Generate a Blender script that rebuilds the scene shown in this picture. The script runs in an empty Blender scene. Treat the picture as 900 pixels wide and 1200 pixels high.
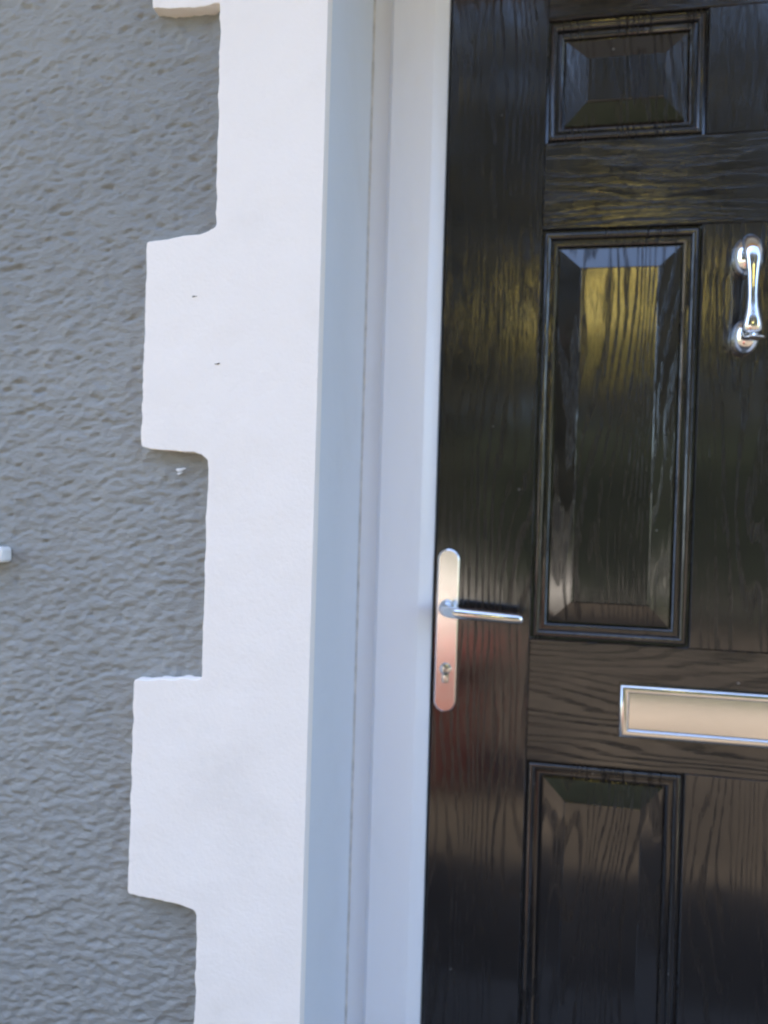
import bpy, bmesh, math, random
import numpy as np
from mathutils import Vector, Matrix
from mathutils.geometry import delaunay_2d_cdt

rng = random.Random(7)
nrg = np.random.default_rng(11)
scene = bpy.context.scene
R = math.radians

# ------------------------------------------------------------------ camera
CAM = Vector((0.0, -1.1, 1.2))
yaw, pitch, roll = R(10.33), R(-0.6), R(1.658)
f = Vector((-math.sin(yaw) * math.cos(pitch), math.cos(yaw) * math.cos(pitch), math.sin(pitch)))
r0 = Vector((math.cos(yaw), math.sin(yaw), 0)); u0 = r0.cross(f)
r = math.cos(roll) * r0 + math.sin(roll) * u0
u = -math.sin(roll) * r0 + math.cos(roll) * u0
cd = bpy.data.cameras.new('camera')
cam = bpy.data.objects.new('camera', cd); scene.collection.objects.link(cam)
cam.matrix_world = Matrix(((r.x, u.x, -f.x, CAM.x), (r.y, u.y, -f.y, CAM.y), (r.z, u.z, -f.z, CAM.z), (0, 0, 0, 1)))
cd.sensor_fit = 'VERTICAL'; cd.sensor_height = 36; cd.sensor_width = 36
cd.lens = 870 / 1200 * 36
cd.clip_start = 0.02; cd.clip_end = 2000
cd.dof.use_dof = True                      # hand-held phone, focus slightly short
cd.dof.focus_distance = 0.70
cd.dof.aperture_fstop = 3.3
scene.camera = cam

# ------------------------------------------------------------------ light
SUN_EL, SUN_BACK = R(57), R(34)            # sun to the left, a little behind the house
S = Vector((-math.cos(SUN_BACK) * math.cos(SUN_EL), math.sin(SUN_BACK) * math.cos(SUN_EL), math.sin(SUN_EL)))
w = bpy.data.worlds.new('World'); scene.world = w; w.use_nodes = True
nt = w.node_tree; nt.nodes.clear()
sky = nt.nodes.new('ShaderNodeTexSky'); sky.sky_type = 'NISHITA'; sky.sun_disc = False
sky.sun_elevation = SUN_EL; sky.sun_rotation = math.atan2(S.x, S.y)
sky.air_density = 0.85; sky.dust_density = 2.0; sky.ozone_density = 1.0
bg = nt.nodes.new('ShaderNodeBackground'); bg.inputs['Strength'].default_value = 0.15
wo = nt.nodes.new('ShaderNodeOutputWorld')
nt.links.new(sky.outputs[0], bg.inputs[0]); nt.links.new(bg.outputs[0], wo.inputs[0])
sl = bpy.data.lights.new('sun', 'SUN'); sl.energy = 5.0; sl.angle = R(0.5); sl.color = (1, 0.85, 0.65)
so = bpy.data.objects.new('sun', sl); scene.collection.objects.link(so)
so.rotation_euler = (-S).to_track_quat('-Z', 'Y').to_euler()
scene.view_settings.view_transform = 'Standard'
scene.view_settings.look = 'None'
scene.view_settings.gamma = 1
scene.view_settings.use_curve_mapping = False
scene.view_settings.exposure = 2.92
scene.cycles.max_bounces = 8
scene.cycles.diffuse_bounces = 5

# ------------------------------------------------------------------ materials
class NT:
    def __init__(s, name):
        s.m = bpy.data.materials.new(name); s.m.use_nodes = True
        s.t = s.m.node_tree; s.n = s.t.nodes; s.b = s.n['Principled BSDF']
    def new(s, t, **k):
        o = s.n.new(t)
        for a, v in k.items(): setattr(o, a, v)
        return o
    def link(s, a, b): s.t.links.new(a, b)
    def val(s, sock, v):
        if hasattr(v, 'links') or isinstance(v, bpy.types.NodeSocket): s.link(v, sock)
        else: sock.default_value = v
    def math(s, op, a, b=0.0, c=0.0, clamp=False):
        o = s.new('ShaderNodeMath', operation=op); o.use_clamp = clamp
        s.val(o.inputs[0], a); s.val(o.inputs[1], b); s.val(o.inputs[2], c)
        return o.outputs[0]
    def mapping(s, vec, scale=(1, 1, 1), rot=(0, 0, 0), loc=(0, 0, 0)):
        o = s.new('ShaderNodeMapping'); s.link(vec, o.inputs[0])
        o.inputs[1].default_value = loc; o.inputs[2].default_value = rot; o.inputs[3].default_value = scale
        return o.outputs[0]
    def noise(s, vec, scale, detail=2.0, rough=0.5, dist=0.0):
        o = s.new('ShaderNodeTexNoise'); s.link(vec, o.inputs['Vector'])
        o.inputs['Scale'].default_value = scale; o.inputs['Detail'].default_value = detail
        o.inputs['Roughness'].default_value = rough; o.inputs['Distortion'].default_value = dist
        return o.outputs[0]
    def ramp(s, fac, stops):
        o = s.new('ShaderNodeValToRGB'); s.link(fac, o.inputs[0])
        e = o.color_ramp.elements
        while len(e) < len(stops): e.new(0.5)
        for q, (p, c) in zip(e, stops):
            q.position = p; q.color = (c[0], c[1], c[2], 1) if not isinstance(c, (int, float)) else (c, c, c, 1)
        return o.outputs[0]
    def smooth(s, v, a, b):
        o = s.new('ShaderNodeMapRange', interpolation_type='SMOOTHSTEP'); s.link(v, o.inputs[0])
        o.inputs[1].default_value = a; o.inputs[2].default_value = b
        return o.outputs[0]
    def bump(s, h, dist, strength=1.0, normal=None):
        o = s.new('ShaderNodeBump'); s.link(h, o.inputs['Height'])
        o.inputs['Distance'].default_value = dist; o.inputs['Strength'].default_value = strength
        if normal is not None: s.link(normal, o.inputs['Normal'])
        return o.outputs[0]
    def obj(s): return s.new('ShaderNodeTexCoord').outputs['Object']
    def pos(s): return s.new('ShaderNodeNewGeometry').outputs['Position']
    def set(s, col=None, rough=None, metal=None, spec=None, normal=None, ior=None):
        b = s.b.inputs
        if col is not None: s.val(b['Base Color'], (*col, 1) if isinstance(col, tuple) else col)
        if rough is not None: s.val(b['Roughness'], rough)
        if metal is not None: s.val(b['Metallic'], metal)
        if spec is not None: s.val(b['Specular IOR Level'], spec)
        if ior is not None: s.val(b['IOR'], ior)
        if normal is not None: s.link(normal, b['Normal'])
        return s.m

M = {}
def simple(name, col, rough=0.6, metal=0.0, var=0.12, scale=8.0, bump=0.0, bscale=60.0):
    t = NT(name); p = t.obj()
    n = t.noise(p, scale, 4)
    lo = tuple(c * (1 - var) for c in col); hi = tuple(min(1, c * (1 + var)) for c in col)
    c = t.ramp(n, [(0.3, lo), (0.7, hi)])
    nn = t.bump(t.noise(p, bscale, 3), bump) if bump else None
    M[name] = t.set(c, rough, metal, normal=nn)
    return M[name]

# black woodgrain composite door skin
def grain_mat(name, horizontal):
    t = NT(name)
    o = t.obj()
    oi = t.new('ShaderNodeObjectInfo').outputs['Random']
    sep = t.new('ShaderNodeSeparateXYZ'); t.link(o, sep.inputs[0])
    a, l = (sep.outputs[2], sep.outputs[0]) if horizontal else (sep.outputs[0], sep.outputs[2])
    off = t.math('MULTIPLY', oi, 37.0)
    comb = t.new('ShaderNodeCombineXYZ')
    t.link(a, comb.inputs[0]); t.link(off, comb.inputs[1]); t.link(t.math('MULTIPLY', l, 0.13), comb.inputs[2])
    v = comb.outputs[0]
    n1 = t.noise(v, 13.0, 1.5, 0.4)
    n2 = t.noise(v, 60.0, 2.0, 0.5)
    ring = t.math('ADD', t.math('MULTIPLY', n1, 13.0), t.math('MULTIPLY', n2, 1.1))
    ring = t.math('ADD', ring, t.math('MULTIPLY', a, 72.0))
    sn = t.math('SINE', t.math('MULTIPLY', ring, 6.2832))
    groove = t.smooth(sn, 0.15, 0.85)
    comb2 = t.new('ShaderNodeCombineXYZ')
    t.link(t.math('MULTIPLY', a, 1.0), comb2.inputs[0]); t.link(off, comb2.inputs[1]); t.link(t.math('MULTIPLY', l, 0.035), comb2.inputs[2])
    pores = t.noise(comb2.outputs[0], 620.0, 2.0, 0.6)
    pore = t.smooth(pores, 0.45, 0.68)
    patch = t.smooth(t.noise(v, 9.0, 2.0), 0.36, 0.60)          # grain deeper in some areas
    g = t.math('MULTIPLY', t.math('MULTIPLY', groove, t.math('ADD', t.math('MULTIPLY', pore, 0.6), 0.4)), t.math('ADD', t.math('MULTIPLY', patch, 0.60), 0.40))
    h = t.math('MULTIPLY', t.math('ADD', g, t.math('MULTIPLY', pore, 0.16)), -1.0)
    nrm = t.bump(h, 0.00021, 1.0)
    rough = t.math('ADD', t.math('MULTIPLY', g, 0.36), 0.09)
    # settled dust and tiny pale flecks
    po = t.pos()
    vor = t.new('ShaderNodeTexVoronoi'); t.link(t.mapping(po, (1, 1, 2.2)), vor.inputs['Vector']); vor.inputs['Scale'].default_value = 26
    sepc = t.new('ShaderNodeSeparateColor'); t.link(vor.outputs['Color'], sepc.inputs[0])
    fl = t.math('MULTIPLY', t.math('LESS_THAN', vor.outputs['Distance'], 0.045), t.math('GREATER_THAN', sepc.outputs[0], 0.88))
    dust = t.smooth(t.noise(po, 5.0, 5, 0.65), 0.45, 0.8)
    rough = t.math('ADD', rough, t.math('MULTIPLY', dust, 0.10))
    mix = t.new('ShaderNodeMix', data_type='RGBA'); t.link(fl, mix.inputs[0])
    mix.inputs[6].default_value = (0.011, 0.010, 0.010, 1); mix.inputs[7].default_value = (0.30, 0.29, 0.28, 1)
    spec = t.math('SUBTRACT', 0.92, t.math('MULTIPLY', g, 0.74))
    t.val(t.b.inputs['Coat Weight'], t.math('MULTIPLY', spec, 0.6)); t.b.inputs['Coat Roughness'].default_value = 0.10
    t.link(nrm, t.b.inputs['Coat Normal'])
    M[name] = t.set(mix.outputs[2], rough, 0, spec, nrm)
grain_mat('door_black_vertical', False)
grain_mat('door_black_horizontal', True)

# grey textured masonry paint
t = NT('grey_render'); p = t.pos()
pm = t.mapping(p, (1, 1, 2.6), (0, R(8), 0))
c = t.ramp(t.noise(p, 3.0, 4, 0.6), [(0.3, (0.228, 0.232, 0.224)), (0.7, (0.292, 0.294, 0.280))])
h1 = t.noise(pm, 150, 3, 0.6); h2 = t.noise(p, 520, 2, 0.6)
hh = t.math('ADD', h1, t.math('MULTIPLY', h2, 0.22))
M['grey_render'] = t.set(c, 0.75, 0, 0.35, t.bump(hh, 0.0022, 0.7))

# smooth masonry paint: cream on quoins, darker cooler copy with shade painted in for reveals
def masonry(name, col, dirt):
    t = NT(name); p = t.pos()
    d = t.smooth(t.noise(p, 4.5, 6, 0.65), 0.50, 0.85)
    mix = t.new('ShaderNodeMix', data_type='RGBA'); t.link(t.math('MULTIPLY', d, 0.5), mix.inputs[0])
    mix.inputs[6].default_value = (*col, 1); mix.inputs[7].default_value = (*dirt, 1)
    M[name] = t.set(mix.outputs[2], 0.7, 0, 0.3,
        t.bump(t.math('ADD', t.noise(p, 14, 3), t.math('MULTIPLY', t.noise(p, 220, 3), 0.16)), 0.005, 0.6))
masonry('cream_render', (0.87, 0.805, 0.740), (0.70, 0.65, 0.59))
masonry('shaded_render', (0.68, 0.695, 0.725), (0.60, 0.60, 0.60))  # shade of the recess put into the paint colour

# white PVC
t = NT('white_pvc'); p = t.pos()
st = t.smooth(t.noise(t.mapping(p, (1, 1, 0.25)), 22, 5, 0.7), 0.52, 0.8)
mix = t.new('ShaderNodeMix', data_type='RGBA'); t.link(t.math('MULTIPLY', st, 0.3), mix.inputs[0])
mix.inputs[6].default_value = (0.87, 0.875, 0.90, 1); mix.inputs[7].default_value = (0.75, 0.74, 0.74, 1)
M['white_pvc'] = t.set(mix.outputs[2], t.math('ADD', t.math('MULTIPLY', st, 0.2), 0.28), 0, 0.5,
    t.bump(t.noise(p, 9, 2), 0.002, 0.4))

def metal(name, col, rough, aniso=None):
    t = NT(name); p = t.obj()
    sm = t.noise(p, 55, 4, 0.6)
    rr = t.math('ADD', t.math('MULTIPLY', t.smooth(sm, 0.35, 0.75), 0.03), rough)
    nn = None
    if aniso:
        nn = t.bump(t.noise(t.mapping(p, aniso), 400, 2), 0.00001, 0.4)
    M[name] = t.set(col, rr, 1.0, normal=nn)
metal('satin_steel', (0.76, 0.78, 0.80), 0.19, (1, 1, 0.02))
metal('chrome', (0.86, 0.86, 0.86), 0.05)
metal('satin_chrome', (0.86, 0.86, 0.86), 0.14)
metal('flap_steel', (0.90, 0.90, 0.90), 0.20)
simple('black_rubber', (0.012, 0.012, 0.012), 0.6)
simple('silicone', (0.58, 0.54, 0.48), 0.5, var=0.35, scale=40)
simple('dark_slot', (0.02, 0.018, 0.015), 0.6)
simple('white_plastic', (0.78, 0.78, 0.77), 0.3)
simple('grey_plastic', (0.30, 0.30, 0.31), 0.4)
simple('paint_fleck', (0.70, 0.71, 0.72), 0.5)
simple('dark_fleck', (0.16, 0.14, 0.12), 0.8)
simple('roof_tile', (0.16, 0.10, 0.08), 0.8, var=0.3, scale=20)
simple('warm_bounce_timber', (0.78, 0.52, 0.28), 0.5)  # saturated so the added eave throws warm light on the upper wall
simple('concrete', (0.42, 0.41, 0.39), 0.9, var=0.2, bump=0.003)
simple('step_stone', (0.11, 0.105, 0.10), 0.9, var=0.25, bump=0.003)
simple('asphalt', (0.06, 0.06, 0.062), 0.9, var=0.25, bump=0.004, bscale=200)
simple('grass', (0.06, 0.085, 0.03), 0.9, var=0.4, scale=3, bump=0.02)
simple('hedge_leaf', (0.030, 0.048, 0.018), 0.6, var=0.4, scale=5)
simple('autumn_leaf', (0.80, 0.70, 0.22), 0.6, var=0.25, scale=1.6)
simple('evergreen_leaf', (0.042, 0.043, 0.022), 0.7, var=0.4, scale=2)
simple('bark', (0.09, 0.07, 0.05), 0.9, var=0.3, bump=0.01)
simple('far_brick', (0.30, 0.15, 0.09), 0.9, var=0.25, scale=30)
simple('window_glass', (0.03, 0.035, 0.04), 0.05)
simple('bin_red', (0.15, 0.045, 0.040), 0.35, var=0.06)
simple('tyre_rubber', (0.018, 0.018, 0.018), 0.8)
metal('alloy', (0.6, 0.6, 0.62), 0.25)
t = NT('buff_paving'); p = t.pos()
br = t.new('ShaderNodeTexBrick'); t.link(t.mapping(p, (1, 1, 1)), br.inputs['Vector'])
br.inputs['Scale'].default_value = 5; br.inputs['Color1'].default_value = (0.080, 0.067, 0.053, 1)
br.inputs['Color2'].default_value = (0.064, 0.054, 0.044, 1); br.inputs['Mortar'].default_value = (0.050, 0.043, 0.036, 1)
dapple = t.ramp(t.noise(p, 1.7, 4, 0.6, 0.6), [(0.36, 0.30), (0.66, 1.25)])  # dappled light and dark put into the paving colour as random patches
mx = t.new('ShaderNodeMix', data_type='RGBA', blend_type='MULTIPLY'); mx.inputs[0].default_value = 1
t.link(br.outputs[0], mx.inputs[6]); t.link(dapple, mx.inputs[7])
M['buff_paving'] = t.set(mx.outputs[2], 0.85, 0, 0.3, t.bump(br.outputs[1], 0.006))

# ------------------------------------------------------------------ mesh helpers
def wloc(o):
    v = Vector(o.location)
    while o.parent: o = o.parent; v += o.location
    return v
def mk(name, verts, faces, mat, parent=None, smooth=False, origin=None):
    V = np.array([tuple(v) for v in verts], dtype=float)
    if origin is None:
        lo, hi = V.min(0), V.max(0); origin = ((lo[0] + hi[0]) / 2, (lo[1] + hi[1]) / 2, (lo[2] + hi[2]) / 2 if parent else lo[2])
    me = bpy.data.meshes.new(name)
    me.from_pydata((V - np.array(origin)).tolist(), [], [tuple(int(i) for i in q) for q in faces]); me.update()
    me.materials.append(M[mat])
    if smooth: me.polygons.foreach_set('use_smooth', [True] * len(me.polygons))
    o = bpy.data.objects.new(name, me); scene.collection.objects.link(o)
    base = Vector(origin)
    if parent: o.parent = parent; base = base - wloc(parent)
    o.location = base
    return o
def from_bm(name, bm, mat, parent=None, smooth=False):
    bmesh.ops.recalc_face_normals(bm, faces=bm.faces)
    bm.verts.index_update()
    vs = [v.co.copy() for v in bm.verts]; fs = [[v.index for v in q.verts] for q in bm.faces]; bm.free()
    return mk(name, vs, fs, mat, parent, smooth)
def add_box(bm, x0, x1, y0, y1, z0, z1, bev=0.0, seg=1):
    mt = Matrix.Translation(((x0 + x1) / 2, (y0 + y1) / 2, (z0 + z1) / 2)) @ Matrix.Diagonal((x1 - x0, y1 - y0, z1 - z0, 1))
    g = bmesh.ops.create_cube(bm, size=1, matrix=mt)
    if bev:
        es = list({e for v in g['verts'] for e in v.link_edges})
        bmesh.ops.bevel(bm, geom=es, offset=bev, segments=seg, profile=0.5, affect='EDGES')
def box(name, x0, x1, y0, y1, z0, z1, mat, parent=None, bev=0.0, seg=1):
    bm = bmesh.new(); add_box(bm, x0, x1, y0, y1, z0, z1, bev, seg)
    return from_bm(name, bm, mat, parent)
def empty(name, loc, label, cat, group=None):
    o = bpy.data.objects.new(name, None); scene.collection.objects.link(o); o.location = loc
    o.empty_display_size = 0.2
    return tag(o, label, cat, group)
def tag(o, label=None, cat=None, group=None, kind=None):
    if label: o['label'] = label
    if cat: o['category'] = cat
    if group: o['group'] = group
    if kind: o['kind'] = kind
    return o
def autosmooth(o, ang=35):
    me = o.data
    me.polygons.foreach_set('use_smooth', [True] * len(me.polygons))
    bm = bmesh.new(); bm.from_mesh(me)
    for e in bm.edges:
        e.smooth = len(e.link_faces) == 2 and e.calc_face_angle(0) < R(ang)
    bm.to_mesh(me); bm.free()
    return o
def extrude_profile(name, prof, z0, z1, mat, parent, axis='z'):
    """closed (x,y) profile run along z (or, axis 'x', a (z,y) profile run along x)"""
    n = len(prof); vs = []
    for q in (z0, z1):
        for a, b in prof:
            vs.append((a, b, q) if axis == 'z' else (q, b, a))
    fs = [[i, (i + 1) % n, n + (i + 1) % n, n + i] for i in range(n)] + [list(range(n))[::-1], list(range(n, 2 * n))]
    bm = bmesh.new(); bv = [bm.verts.new(v) for v in vs]
    for q in fs: bm.faces.new([bv[i] for i in q])
    return from_bm(name, bm, mat, parent)
def sweep(bm, path, rads, nseg=16, up=Vector((0, 0, 1))):
    """tube with an elliptical section: rads = (half height along up, half width)"""
    rings = []
    P = [Vector(q) for q in path]
    for i, q in enumerate(P):
        d = (P[min(i + 1, len(P) - 1)] - P[max(i - 1, 0)]).normalized()
        s = d.cross(up)
        if s.length < 1e-4: s = Vector((1, 0, 0))
        s.normalize(); uu = s.cross(d).normalized()
        a, b = rads[i]
        rings.append([bm.verts.new(q + uu * a * math.sin(k * 2 * math.pi / nseg) + s * b * math.cos(k * 2 * math.pi / nseg)) for k in range(nseg)])
    for A, B in zip(rings, rings[1:]):
        for k in range(nseg): bm.faces.new([A[k], A[(k + 1) % nseg], B[(k + 1) % nseg], B[k]])
    bm.faces.new(rings[0][::-1]); bm.faces.new(rings[-1])
def ellipsoid(bm, c, rad, useg=28, vseg=16):
    bmesh.ops.create_uvsphere(bm, u_segments=useg, v_segments=vseg, radius=1,
        matrix=Matrix.Translation(c) @ Matrix.Diagonal((*rad, 1)))

# ------------------------------------------------------------------ setting
WALL_Y, QUOIN_Y = -0.246, -0.262
CX = -0.2357                                # left corner of the opening
CX2 = 0.8690                                # right corner of the opening
tag(mk('ground', [(-600, -600, 0), (600, -600, 0), (600, 600, 0), (-600, 600, 0)], [[0, 1, 2, 3]], 'grass'), kind='structure')
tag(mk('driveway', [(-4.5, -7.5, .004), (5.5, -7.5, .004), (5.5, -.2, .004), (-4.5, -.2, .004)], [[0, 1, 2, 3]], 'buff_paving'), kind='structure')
tag(mk('road', [(-80, -15.5, .004), (80, -15.5, .004), (80, -9.5, .004), (-80, -9.5, .004)], [[0, 1, 2, 3]], 'asphalt'), kind='structure')
tag(box('pavement', -80, 80, -9.5, -7.5, -.1, .11, 'concrete', bev=.01), kind='structure')

# ------------------------------------------------------------------ the house
HX0, HX1, HD, EAVE = -4.5, 6.0, 8.0, 2.31
house = empty('house', (0.3, WALL_Y, 0), 'grey textured rendered house wall with white stepped quoins around its doorway', 'house')

def fnoise(nz, nx, dx, lx, lz, rot, seed):
    g = np.random.default_rng(seed).standard_normal((nz, nx))
    kz = np.fft.fftfreq(nz, dx)[:, None] * 2 * np.pi; kx = np.fft.fftfreq(nx, dx)[None, :] * 2 * np.pi
    c, s = math.cos(rot), math.sin(rot)
    a = kx * c + kz * s; b = -kx * s + kz * c
    k = np.exp(-0.5 * ((a * lx) ** 2 + (b * lz) ** 2))
    o = np.fft.ifft2(np.fft.fft2(g) * k).real
    return (o - o.mean()) / o.std()
# visible stretch of the wall: real trowelled relief
dx = 0.0018; GX0, GX1, GZ0, GZ1 = -1.00, -0.30, 0.35, 2.10
nx = int((GX1 - GX0) / dx) + 1; nz = int((GZ1 - GZ0) / dx) + 1
H = 0.30 * fnoise(nz, nx, dx, 0.010, 0.0050, R(9), 1) + 0.75 * fnoise(nz, nx, dx, 0.0042, 0.0021, R(9), 2) + 0.25 * fnoise(nz, nx, dx, 0.06, 0.05, 0, 3)
H = np.tanh(H * 0.8)
pit = fnoise(nz, nx, dx, 0.0044, 0.0019, R(10), 4)
H = H - 1.0 * np.clip(pit - 1.0, 0, 1.5) + 0.5 * np.clip(fnoise(nz, nx, dx, 0.003, 0.0021, R(5), 5) - 1.0, 0, 1.5)
xs = GX0 + np.arange(nx) * dx; zs = GZ0 + np.arange(nz) * dx
XX, ZZ = np.meshgrid(xs, zs)
YY = WALL_Y - 0.0014 * H
V = np.stack([XX, YY, ZZ], -1).reshape(-1, 3)
I = np.arange(nx * nz).reshape(nz, nx)
Fq = np.stack([I[:-1, :-1], I[:-1, 1:], I[1:, 1:], I[1:, :-1]], -1).reshape(-1, 4)
me = bpy.data.meshes.new('render_coat')
me.vertices.add(len(V)); me.vertices.foreach_set('co', (V - np.array(house.location)).ravel())
me.loops.add(Fq.size); me.loops.foreach_set('vertex_index', Fq.ravel())
me.polygons.add(len(Fq)); me.polygons.foreach_set('loop_start', np.arange(0, Fq.size, 4))
me.update(calc_edges=True); me.validate()
me.polygons.foreach_set('use_smooth', [True] * len(me.polygons))
me.materials.append(M['grey_render'])
rc = bpy.data.objects.new('render_coat', me); scene.collection.objects.link(rc); rc.parent = house
# masonry core around it (front wall with the doorway left open, sides, back)
bm = bmesh.new(); wy = WALL_Y + 0.004
for a in ((HX0, GX0, wy - .004, wy + .28, 0, EAVE), (GX0, CX - .004, wy, wy + .28, GZ1, EAVE), (GX0, CX - .004, wy - .002, wy + .28, 0, GZ0),
          (GX0, CX - .004, wy + .004, wy + .28, GZ0, GZ1), (CX2 + .004, HX1, wy - .004, wy + .28, 0, EAVE), (CX - .004, CX2 + .004, wy - .004, wy + .28, 2.215, EAVE),
          (HX0, HX0 + .28, wy + .28, HD, 0, EAVE), (HX1 - .28, HX1, wy + .28, HD, 0, EAVE), (HX0 + .28, HX1 - .28, HD - .28, HD, 0, EAVE)):
    add_box(bm, *a)
from_bm('wall', bm, 'grey_render', house)
# white stepped quoin band, outline taken in metres on its own plane
def quoin(name, outline, parent, yb, yf, bev=0.0011, wob=0.0005):
    pts = []
    n = len(outline)
    for i in range(n):                         # round each corner, then resample with a slight wobble
        p0, p1, p2 = Vector(outline[i - 1][:2]), Vector(outline[i][:2]), Vector(outline[(i + 1) % n][:2])
        rad = outline[i][2] if len(outline[i]) > 2 else 0.004
        a = (p0 - p1); b = (p2 - p1); rr = min(rad, a.length * .45, b.length * .45)
        A = p1 + a.normalized() * rr; B = p1 + b.normalized() * rr
        for k in range(4):
            s = k / 3; pts.append(A * (1 - s) ** 2 + p1 * 2 * s * (1 - s) + B * s ** 2)
    out = []
    for i in range(len(pts)):
        p, q = pts[i], pts[(i + 1) % len(pts)]; m = max(1, int((q - p).length / 0.004))
        for k in range(m): out.append(p.lerp(q, k / m))
    n = len(out)
    wn = np.convolve(np.tile(nrg.standard_normal(n), 3), np.ones(4) / 4, 'same')[n:2 * n] * 2.2 * wob
    nor = []
    for i in range(n):
        d = (out[(i + 1) % n] - out[i - 1]).normalized(); nor.append(Vector((d.y, -d.x)))
    area = sum(out[i].x * out[(i + 1) % n].y - out[(i + 1) % n].x * out[i].y for i in range(n))
    if area < 0: nor = [-q for q in nor]
    o2 = []
    for i in range(n):
        k = 0.0 if abs(out[i].x - CX) < 2e-3 or abs(out[i].x - CX2) < 2e-3 else 1.0
        o2.append(out[i] + nor[i] * wn[i] * k)
    rings = []
    for inset, y in ((0, yb), (0, yf + bev), (bev * .3, yf + bev * .3), (bev, yf)):
        rings.append([(p.x - q.x * inset, y, p.y - q.y * inset) for p, q in zip(o2, nor)])
    vs = [v for rg in rings for v in rg]; fs = []
    for j in range(3):
        for i in range(n):
            fs.append([j * n + i, j * n + (i + 1) % n, (j + 1) * n + (i + 1) % n, (j + 1) * n + i])
    last = [Vector((v[0], v[2])) for v in rings[-1]]
    r_ = delaunay_2d_cdt(last, [], [list(range(n))], 1, 1e-7)
    base = len(vs); vs += [(v.x, yf, v.y) for v in r_[0]]
    fs += [[base + i for i in q] for q in r_[2]]
    bm = bmesh.new(); bv = [bm.verts.new(v) for v in vs]
    for q in fs: bm.faces.new([bv[i] for i in q])
    bmesh.ops.recalc_face_normals(bm, faces=bm.faces)
    for q in bm.faces:                       # the flat front must look outwards
        if all(abs(v.co.y - yf) < 1e-6 for v in q.verts) and q.normal.y > 0: q.normal_flip()
    bm.verts.index_update()
    V_ = [v.co.copy() for v in bm.verts]; F_ = [[v.index for v in q.verts] for q in bm.faces]; bm.free()
    return autosmooth(mk(name, V_, F_, 'cream_render', parent), 35)
N, W, Z = -0.370, -0.4575, 1.2
# bottom to top up the toothed edge
outline = \
    [(CX, 0.02, .001), (W - .002, 0.02), (W - .002, Z - 1.030, .004), (N - .004, Z - 1.036, .007), (N + .002, Z - .775, .003), (N + .002, Z - .497, .007),
     (-.390, Z - .4915, .006), (W - .0015, Z - .488, .004), (W, Z - .2235, .004), (N, Z - .2165, .003),
     (N + .001, Z + .050, .009), (-.385, Z + .0555, .008), (-.436, Z + .0575, .008), (W + .001, Z + .0625, .003), (W + .002, Z + .3105, .003), (-.412, Z + .3150, .012), (-.378, Z + .3195, .006), (N + .003, Z + .326, .004),
     (N + .001, Z + .592, .003), (-.391, Z + .589, .01), (W + .001, Z + .5925, .003), (W, Z + .845, .003), (N, Z + .850, .004), (N, Z + 1.10, .003), (CX, Z + 1.10, .001)]
ql = quoin('quoin_band', outline, house, WALL_Y + .003, QUOIN_Y)
right = [(CX2 + (CX - a[0]),) + tuple(a[1:]) for a in outline][::-1]
quoin('quoin_band', right, house, WALL_Y + .003, QUOIN_Y)
# door reveals, the quoin paint with recess shade put into its colour
box('reveal', CX - .03, CX, WALL_Y + .0032, 0.10, .02, 2.30, 'shaded_render', house)
box('reveal', CX2, CX2 + .03, WALL_Y + .0032, 0.10, .02, 2.30, 'shaded_render', house)
box('lintel', CX - .001, CX2 + .001, QUOIN_Y + .001, 0.10, 2.213, 2.30, 'shaded_render', house)
# fascia, roof and unseen low eave, shaped to bounce warm light on the wall
box('bounce_soffit', HX0 - .3, HX1 + .3, WALL_Y - .25, HD + .3, EAVE, EAVE + .03, 'warm_bounce_timber', house)
box('fascia', HX0 - .3, HX1 + .3, WALL_Y - .27, WALL_Y - .25, EAVE - .02, EAVE + .16, 'warm_bounce_timber', house)
ya, yb_, ym, zr = WALL_Y - .31, HD + .32, (WALL_Y + HD) / 2, EAVE + .14 + 2.3
mk('roof', [(HX0 - .3, ya, EAVE + .14), (HX1 + .3, ya, EAVE + .14), (HX1 + .3, ym, zr), (HX0 - .3, ym, zr), (HX0 - .3, yb_, EAVE + .14), (HX1 + .3, yb_, EAVE + .14)],
   [[0, 1, 2, 3], [3, 2, 5, 4], [0, 3, 4], [1, 5, 2], [0, 4, 5, 1]], 'roof_tile', house)
# small marks on the paint
def fleck(name, x, z, y, w_, h_, mat, ang, parent):
    n = 9; vs = []
    for j, (sc, dy) in enumerate(((1, 0.0), (0.6, -0.0009))):
        for i in range(n):
            a = i * 2 * math.pi / n; rr = sc * (1 + 0.3 * math.sin(3 * a + x * 90))
            px, pz = math.cos(a) * w_ * rr, math.sin(a) * h_ * rr
            vs.append((x + px * math.cos(ang) - pz * math.sin(ang), y + dy, z + px * math.sin(ang) + pz * math.cos(ang)))
    fs = [[i, (i + 1) % n, n + (i + 1) % n, n + i] for i in range(n)] + [list(range(n, 2 * n))]
    return mk(name, vs, fs, mat, parent, True)
fleck('paint_splash', -.410, Z + .035, WALL_Y - .0035, .0065, .0022, 'paint_fleck', .2, house)
fleck('paint_splash', -.411, Z + .0305, WALL_Y - .0030, .0040, .0013, 'paint_fleck', .3, house)
fleck('paint_chip', -.392, Z + .243, QUOIN_Y - .0001, .0032, .0008, 'dark_fleck', .1, house)
fleck('paint_chip', -.360, Z + .162, QUOIN_Y - .0001, .0036, .0009, 'dark_fleck', .15, house)

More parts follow.
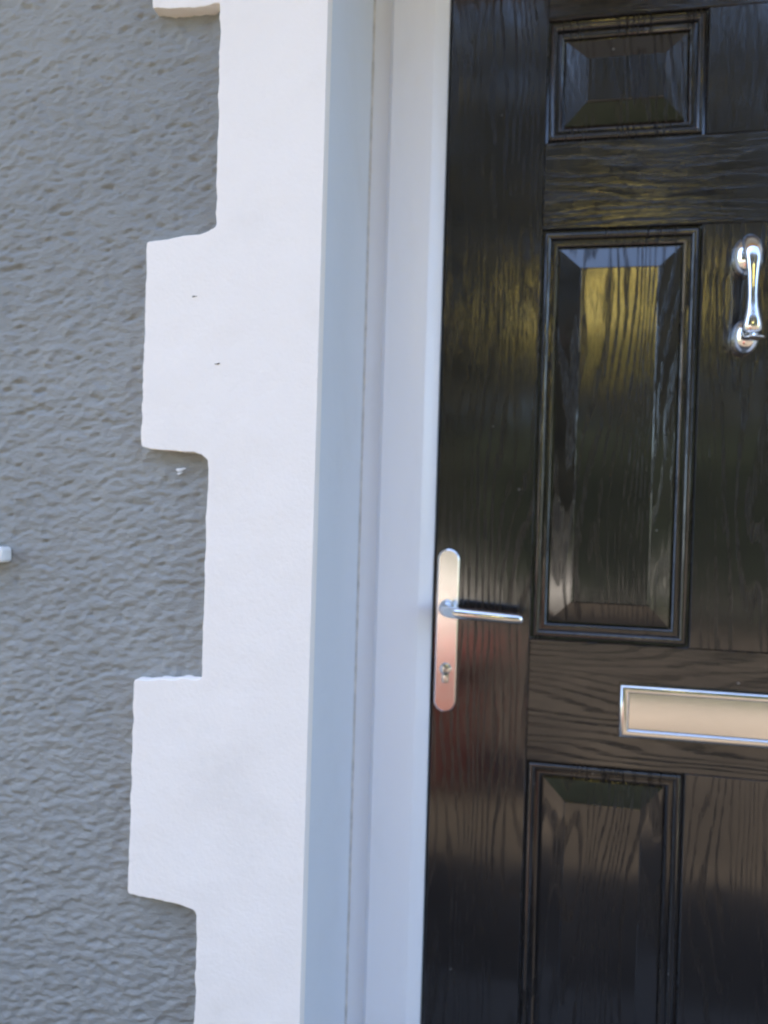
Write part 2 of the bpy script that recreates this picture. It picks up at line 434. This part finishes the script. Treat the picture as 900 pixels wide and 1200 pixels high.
# ------------------------------------------------------------------ small white wall fitting at the edge of view
fit = empty('doorbell', (-.675, WALL_Y, Z - .0785), 'small white plastic doorbell push fixed to the grey textured wall', 'doorbell')
box('casing', -.709, -.6415, WALL_Y - .019, WALL_Y + .003, Z - .0885, Z - .0685, 'white_plastic', fit, .0045, 3)
box('push_button', -.683, -.6515, WALL_Y - .0215, WALL_Y - .018, Z - .0835, Z - .0740, 'grey_plastic', fit, .0012, 2)

# ------------------------------------------------------------------ door frame
LX0, LX1, LZ0, LZ1 = -0.1195, 0.7525, 0.14, 2.105      # door leaf
fr = empty('door_frame', ((CX + CX2) / 2, 0, .08), 'white plastic door frame with stepped profile around the black door', 'door frame')
prof = [(-.2345, -.0105), (-.2310, -.0115), (-.2085, -.0125), (-.2068, -.0150), (-.2040, -.0225), (-.2020, -.0238), (-.1995, -.0240), (-.1425, -.0240), (-.1405, -.0232),
        (-.1260, -.0100), (-.1232, -.0070), (-.1225, -.0040), (-.1228, .0045), (-.1275, .0055), (-.1275, .0700), (-.2345, .0700)]
def jamb(name, fx):
    o = extrude_profile(name, [(fx(a), b) for a, b in prof], .08, 2.212, 'white_pvc', fr); autosmooth(o, 28); return o
jamb('jamb', lambda a: a)
jamb('jamb', lambda a: CX + CX2 - a)
hd = extrude_profile('head', [(2.2115 + (-.2345 - a), b) for a, b in prof], -.1231, CX2 + CX + .1231, 'white_pvc', fr, 'x')
box('threshold', -.1270, CX + CX2 + .1270, -.055, .068, .08, .134, 'alloy', fr, .003)
# gasket and silicone joint
box('gasket', -.1273, -.1222, .0060, .0300, .136, 2.104, 'black_rubber', fr)
box('gasket', CX + CX2 + .1222, CX + CX2 + .1273, .0060, .0300, .136, 2.104, 'black_rubber', fr)
bm = bmesh.new()
pa = [(CX + .0008, -.0105 + .0006 * math.sin(i * 1.7), .08 + i * .02) for i in range(107)]
ra = [(.0011 + .0005 * nrg.random(), .0013 + .0007 * nrg.random()) for i in pa]
sweep(bm, pa, ra, 8, Vector((0, 1, 0)))
autosmooth(from_bm('silicone_joint', bm, 'silicone', fr), 80)

# ------------------------------------------------------------------ front door
door = empty('front_door', ((LX0 + LX1) / 2, 0, LZ0), 'glossy black woodgrain front door with raised panels', 'door')
PX = [(0.0205, 0.2395), (0.3935, 0.6125)]
PZ = [(Z + .5285, Z + .7035), (Z - .1895, Z + .4035), (Z - .930, Z - .3665)]
TH = .044
VM, HM = 'door_black_vertical', 'door_black_horizontal'
g = .0004
box('stile', LX0, PX[0][0] - g, 0, TH, LZ0, LZ1, VM, door, .0008)
box('stile', PX[1][1] + g, LX1, 0, TH, LZ0, LZ1, VM, door, .0008)
def rail(z0, z1, name='rail'):
    box(name, PX[0][0], PX[1][1], 0.0002, TH - .0002, z0 + g, z1 - g, HM, door, .0008)
rail(PZ[0][1], LZ1); rail(PZ[1][1], PZ[0][0]); rail(PZ[2][1], PZ[1][0]); rail(LZ0, PZ[2][0])
for z0, z1 in PZ:
    box('muntin', PX[0][1] + g, PX[1][0] - g, 0.0001, TH - .0001, z0, z1, VM, door, .0008)
# panel: swept moulding, then the bevelled raised field
MOULD = [(0, 0.0012), (.0012, .0052), (.0034, .0058), (.0042, .0030), (.0062, .0016), (.0092, .0018), (.0120, .0040), (.0134, .0066), (.0140, .0088), (.0160, .0088),
         (.0168, .0070), (.0188, .0066), (.0212, .0078), (.0232, .0108), (.0240, .0136), (.0262, .0140)]
FIELD = [(.0262, .0142), (.0266, .0102), (.0555, .0030), (.0562, .0016), (.0572, .0012)]
def ring_mesh(name, x0, x1, z0, z1, prof, fill, parent):
    bm = bmesh.new(); rings = []
    for ins, d in prof:
        rings.append([bm.verts.new(c) for c in ((x0 + ins, d, z0 + ins), (x1 - ins, d, z0 + ins), (x1 - ins, d, z1 - ins), (x0 + ins, d, z1 - ins))])
    for A, B in zip(rings, rings[1:]):
        for i in range(4): bm.faces.new([A[i], A[(i + 1) % 4], B[(i + 1) % 4], B[i]])
    if fill: bm.faces.new(rings[-1])
    vs = [v.co.copy() for v in bm.verts]; bm.verts.index_update()
    fs = [[v.index for v in q.verts] for q in bm.faces]; bm.free()
    return mk(name, vs, fs, VM, parent)
for x0, x1 in PX:
    for z0, z1 in PZ:
        p_ = ring_mesh('panel', x0, x1, z0, z1, FIELD, True, door)
        m_ = ring_mesh('moulding', x0, x1, z0, z1, MOULD, False, p_)
        autosmooth(m_, 42)
# solid core behind the panels
box('core', LX0 + .002, LX1 - .002, .016, TH - .003, LZ0 + .002, LZ1 - .002, VM, door)

# lever handle
def stadium(x, z, hw, hh, n=14):
    pts = []
    for i in range(n + 1):
        a = math.pi * i / n; pts.append((x + hw * math.cos(a), z + hh - hw + hw * math.sin(a)))
    for i in range(n + 1):
        a = math.pi + math.pi * i / n; pts.append((x + hw * math.cos(a), z - hh + hw + hw * math.sin(a)))
    return pts
HXc, HZc = -.1000, Z - .1830
bm = bmesh.new()
rg = []
for off, y in ((0, 0.0), (0, -.0075), (.0008, -.0092), (.0022, -.0100)):
    rg.append([bm.verts.new((a, y, b)) for a, b in stadium(HXc, HZc, .0163 - off, .1205 - off)])
for A, B in zip(rg, rg[1:]):
    n = len(A)
    for i in range(n): bm.faces.new([A[i], A[(i + 1) % n], B[(i + 1) % n], B[i]])
bm.faces.new(rg[-1])
handle = autosmooth(from_bm('door_handle', bm, 'satin_steel', door), 18)
LZc = Z - .1500
bm = bmesh.new()
path = [(HXc, -.0095, LZc), (HXc, -.016, LZc), (HXc, -.028, LZc), (HXc + .001, -.038, LZc), (HXc + .005, -.0455, LZc - .0003), (HXc + .012, -.0500, LZc - .0007),
        (HXc + .022, -.0522, LZc - .001), (HXc + .045, -.0530, LZc - .002), (HXc + .070, -.0525, LZc - .0032), (HXc + .092, -.0505, LZc - .0044), (HXc + .102, -.0490, LZc - .005),
        (HXc + .1065, -.0482, LZc - .0052), (HXc + .1088, -.0478, LZc - .0053), (HXc + .1096, -.0477, LZc - .0053)]
rad = [(.0095, .0095), (.0090, .0090), (.0088, .0088), (.0088, .0086), (.0086, .0080), (.0082, .0070), (.0078, .0062), (.0074, .0056), (.0072, .0054), (.0070, .0054), (.0068, .0052), (.0058, .0046), (.0036, .0030), (.0010, .0010)]
sweep(bm, path, rad, 20)
autosmooth(from_bm('lever', bm, 'satin_chrome', handle), 60)
bm = bmesh.new(); sweep(bm, [(HXc, -.0098, LZc), (HXc, -.0135, LZc), (HXc, -.0145, LZc)], [(.0125, .0125), (.0125, .0125), (.0112, .0112)], 24)
autosmooth(from_bm('collar', bm, 'satin_steel', handle), 40)
KZ = Z - .2390
bm = bmesh.new(); sweep(bm, [(HXc, -.0095, KZ), (HXc, -.0125, KZ), (HXc, -.0130, KZ)], [(.0085, .0085), (.0085, .0085), (.0078, .0078)], 24)
add_box(bm, HXc - .005, HXc + .005, -.0122, -.0095, KZ - .021, KZ - .006, .0018, 2)
lock = autosmooth(from_bm('lock_cylinder', bm, 'satin_steel', handle), 40)
box('key_slot', HXc - .0009, HXc + .0009, -.0137, -.0126, KZ - .0035, KZ + .0045, 'dark_slot', handle)

# letterbox
BX0, BX1, BZ0, BZ1 = .1480, .4855, Z - .3190, Z - .2455
bm = bmesh.new()
rg = []
for ins, y in ((0, .0005), (0, -.0075), (.0012, -.0100), (.0035, -.0112), (.0085, -.0112), (.0100, -.0098), (.0105, -.0030)):
    lx = ins * 1.15
    rg.append([bm.verts.new(c) for c in ((BX0 + lx, y, BZ0 + ins), (BX1 - lx, y, BZ0 + ins), (BX1 - lx, y, BZ1 - ins), (BX0 + lx, y, BZ1 - ins))])
for A, B in zip(rg, rg[1:]):
    for i in range(4): bm.faces.new([A[i], A[(i + 1) % 4], B[(i + 1) % 4], B[i]])
corner = [e for e in bm.edges if (e.verts[0].co - e.verts[1].co).length < .02 and abs(e.verts[0].co.x - e.verts[1].co.x) < .004 and e.verts[0].co.y > -.0113]
lb = autosmooth(from_bm('letterbox', bm, 'satin_chrome', door), 50)
fx0, fx1, fz0, fz1 = BX0 + .0128, BX1 - .0128, BZ0 + .0112, BZ1 - .0112
n = 12; vs = []; fs = []
for i in range(n + 1):                      # slightly domed flap
    zz = fz0 + (fz1 - fz0) * i / n; s_ = (i / n - .5) * 2
    for xx in (fx0, fx1): vs.append((xx, -.0058 - .0010 * (1 - s_ * s_), zz))
for i in range(n): fs.append([2 * i, 2 * i + 1, 2 * i + 3, 2 * i + 2])
mk('flap', vs, fs, 'flap_steel', lb, True)
box('backing', BX0 + .006, BX1 - .006, -.0036, -.0004, BZ0 + .006, BZ1 - .006, 'dark_slot', lb)

# knocker
KX = .2965
bm = bmesh.new(); ellipsoid(bm, (KX, -.006, Z + .3530), (.0205, .017, .0270))
kn = autosmooth(from_bm('door_knocker', bm, 'chrome', door), 80)
kp = [(-.008, .378), (-.018, .374), (-.028, .365), (-.0345, .352), (-.0370, .338), (-.0375, .322), (-.0375, .305), (-.0380, .290), (-.0390, .276), (-.0400, .264), (-.0405, .254), (-.0400, .246), (-.039, .2420)]
kw = [.006, .0100, .0125, .0125, .0098, .0076, .0066, .0066, .0080, .0104, .0125, .0130, .0100]
kt = [.004, .0070, .0080, .0078, .0066, .0056, .0052, .0054, .0064, .0080, .0092, .0090, .006]
bm = bmesh.new()
sweep(bm, [(KX, a, Z + b) for a, b in kp], [(t_, w_) for t_, w_ in zip(kt, kw)], 20, Vector((0, -1, 0.001)))
autosmooth(from_bm('striker_arm', bm, 'chrome', kn), 70)
bm = bmesh.new(); ellipsoid(bm, (KX + .002, -.040, Z + .2350), (.0155, .0135, .0028))
autosmooth(from_bm('finger_lip', bm, 'chrome', kn), 80)
bm = bmesh.new(); ellipsoid(bm, (KX, -.008, Z + .2430), (.0185, .017, .0245))
autosmooth(from_bm('strike_boss', bm, 'chrome', kn), 80)

# doorstep
tag(box('doorstep', CX - .25, CX2 + .25, -.62, QUOIN_Y - .004, 0, .12, 'step_stone', bev=.01, seg=2), 'plain concrete doorstep below the black front door', 'doorstep')

# ------------------------------------------------------------------ across the drive: what the gloss and the metal mirror
def leaves(name, centres, rad, n, size, mat, parent, seed, face=None):
    g_ = np.random.default_rng(seed); centres = np.array(centres); rad = np.array(rad)
    idx = g_.integers(0, len(centres), n)
    d = g_.standard_normal((n, 3)); d /= np.linalg.norm(d, axis=1)[:, None]
    P = centres[idx] + d * rad[idx] * (g_.random(n) ** 0.4)[:, None]
    a = g_.standard_normal((n, 3)); a /= np.linalg.norm(a, axis=1)[:, None]
    b = np.cross(a, g_.standard_normal((n, 3))); b /= np.linalg.norm(b, axis=1)[:, None]
    if face is not None:                    # blades turned to the light
        nn = g_.standard_normal((n, 3)) * 0.33 + np.array(face); nn /= np.linalg.norm(nn, axis=1)[:, None]
        a -= nn * (a * nn).sum(1)[:, None]; a /= np.linalg.norm(a, axis=1)[:, None]
        b = np.cross(nn, a)
    s = size * (0.6 + 0.8 * g_.random(n))[:, None]
    V = np.stack([P - a * s, P + b * s * .55, P + a * s, P - b * s * .55], 1).reshape(-1, 3)
    return mk(name, V, np.arange(4 * n).reshape(-1, 4), mat, parent)
tree = empty('tree', (1.7, -12.2, 0), 'yellow leaved autumn tree mirrored in the door, beyond the drive', 'tree')
bm = bmesh.new()
sweep(bm, [(1.7, -12.2, 0), (1.72, -12.2, 1.2), (1.65, -12.2, 2.6), (1.75, -12.2, 3.8), (1.7, -12.2, 5)], [(.22, .22), (.17, .17), (.14, .14), (.09, .09), (.03, .03)], 10, Vector((0, 1, 0)))
for k_ in range(9):
    a = k_ * 2.4; z_ = 2.3 + k_ * .22
    sweep(bm, [(1.7, -12.2, z_), (1.7 + math.cos(a) * .8, -12.2 + math.sin(a) * .8, z_ + .7), (1.7 + math.cos(a) * 1.0, -12.2 + math.sin(a) * 1.0, z_ + 0.9)], [(.06, .06), (.04, .04), (.015, .015)], 6, Vector((0.1, 1, 0.2)))
from_bm('trunk', bm, 'bark', tree)
cs, rs = [], []
for i in range(40):
    d = nrg.standard_normal(3); d /= np.linalg.norm(d); rr = nrg.random() ** .5
    cs.append((1.70 + d[0] * 0.80 * rr, -12.2 + d[1] * 1.0 * rr, 4.40 + d[2] * 0.75 * rr)); rs.append((.50, .50, .45))
leaves('crown', cs, rs, 14000, .11, 'autumn_leaf', tree, 3, (-.25, .62, .62))
hedge = empty('hedge', (2.0, -7.0, 0), 'dark green clipped hedge mirrored in the door, along the drive', 'hedge')
cs = [(-.2 + i * .45, -7.0 + .1 * math.sin(i), z_) for i in range(14) for z_ in (.45, 1.1, 1.7)]
leaves('foliage', cs, [(.42, .40, .45)] * len(cs), 14000, .06, 'hedge_leaf', hedge, 5)
bm = bmesh.new()
for i in range(14): sweep(bm, [(-.2 + i * .45, -7, 0), (-.2 + i * .45, -7, 1.5)], [(.03, .03), (.01, .01)], 6, Vector((0, 1, 0)))
from_bm('stem', bm, 'bark', hedge)

# small red wheeled bin, added so the handle plate mirrors something red
BXc, BY = -.29, -2.12
bn = empty('reflection_bin', (BXc, BY, 0), 'red plastic wheeled bin, added as stand-in for an unseen red thing mirrored in the steel handle plate', 'bin')
def taper(name, x0, x1, y0, y1, z0, z1, k_, mat, parent, bev):
    bm = bmesh.new(); add_box(bm, x0, x1, y0, y1, z0, z1)
    cx_, cy_ = (x0 + x1) / 2, (y0 + y1) / 2
    for v in bm.verts:
        if v.co.z < (z0 + z1) / 2: v.co.x = cx_ + (v.co.x - cx_) * k_; v.co.y = cy_ + (v.co.y - cy_) * k_
    bmesh.ops.bevel(bm, geom=bm.edges[:], offset=bev, segments=3, profile=.5, affect='EDGES')
    return autosmooth(from_bm(name, bm, mat, parent), 40)
taper('tub', BXc - .20, BXc + .20, BY - .24, BY + .24, .03, .58, .82, 'bin_red', bn, .03)
lid = taper('lid', BXc - .22, BXc + .22, BY - .26, BY + .27, .58, .635, 1.03, 'bin_red', bn, .02)
bm = bmesh.new(); sweep(bm, [(BXc - .16, BY - .29, .58), (BXc, BY - .29, .58), (BXc + .16, BY - .29, .58)], [(.014, .014)] * 3, 10); from_bm('handle', bm, 'bin_red', bn)
for s_ in (-1, 1):
    bm = bmesh.new(); sweep(bm, [(BXc + s_ * .14, BY - .20, .09), (BXc + s_ * .19, BY - .20, .09)], [(.09, .09)] * 2, 24)
    autosmooth(from_bm('wheel', bm, 'tyre_rubber', bn), 40)

# house across the road
oh = empty('brick_house', (-7, -24, 0), 'brick house with tiled roof across the road', 'house')
box('wall', -12, -2.5, -30, -22, 0, 5.2, 'far_brick', oh)
mk('roof', [(-12.4, -21.6, 5.2), (-2.1, -21.6, 5.2), (-2.1, -26, 8.4), (-12.4, -26, 8.4), (-12.4, -30.4, 5.2), (-2.1, -30.4, 5.2)],
   [[0, 1, 2, 3], [3, 2, 5, 4], [0, 3, 4], [1, 5, 2], [0, 4, 5, 1]], 'roof_tile', oh)
for x_ in (-10.8, -5.2):
    for z_ in (.9, 3.4):
        wn_ = box('window', x_ - .06, x_ + 1.66, -22.02, -21.93, z_ - .06, z_ + 1.26, 'white_pvc', oh)
        for j in range(2): box('pane', x_ + .06 + j * .82, x_ + .76 + j * .82, -21.935, -21.92, z_ + .05, z_ + 1.15, 'window_glass', wn_)
od = box('door', -7.9, -6.9, -22.02, -21.94, .1, 2.15, 'white_pvc', oh)

# evergreen row behind the road
for i in range(18):
    x_ = -14.0 + i * 2.1 + .3 * math.sin(i * 2.1); y_ = -18.5 + .5 * math.sin(i * 1.3); h_ = 17.0 + 1.2 * math.sin(i * 1.9)
    ev = empty('evergreen_tree', (x_, y_, 0), 'tall dark evergreen in the row across the road, mirrored in the door', 'tree', 'evergreen trees across the road')
    bm = bmesh.new(); sweep(bm, [(x_, y_, 0), (x_, y_, h_ * .5), (x_, y_, h_ * .97)], [(.2, .2), (.13, .13), (.02, .02)], 8, Vector((0, 1, 0)))
    from_bm('trunk', bm, 'bark', ev)
    cs, rs = [], []
    for k_ in range(32):
        z_ = .8 + (h_ - 1.2) * k_ / 31; w_ = 1.75 * (1 - (k_ / 32) ** 3.0) + .1; a_ = k_ * 2.4
        cs.append((x_ + math.cos(a_) * w_ * .45, y_ + math.sin(a_) * w_ * .45, z_)); rs.append((w_ * .8, w_ * .8, .6))
    leaves('crown', cs, rs, 6500, .20, 'evergreen_leaf', ev, 40 + i)
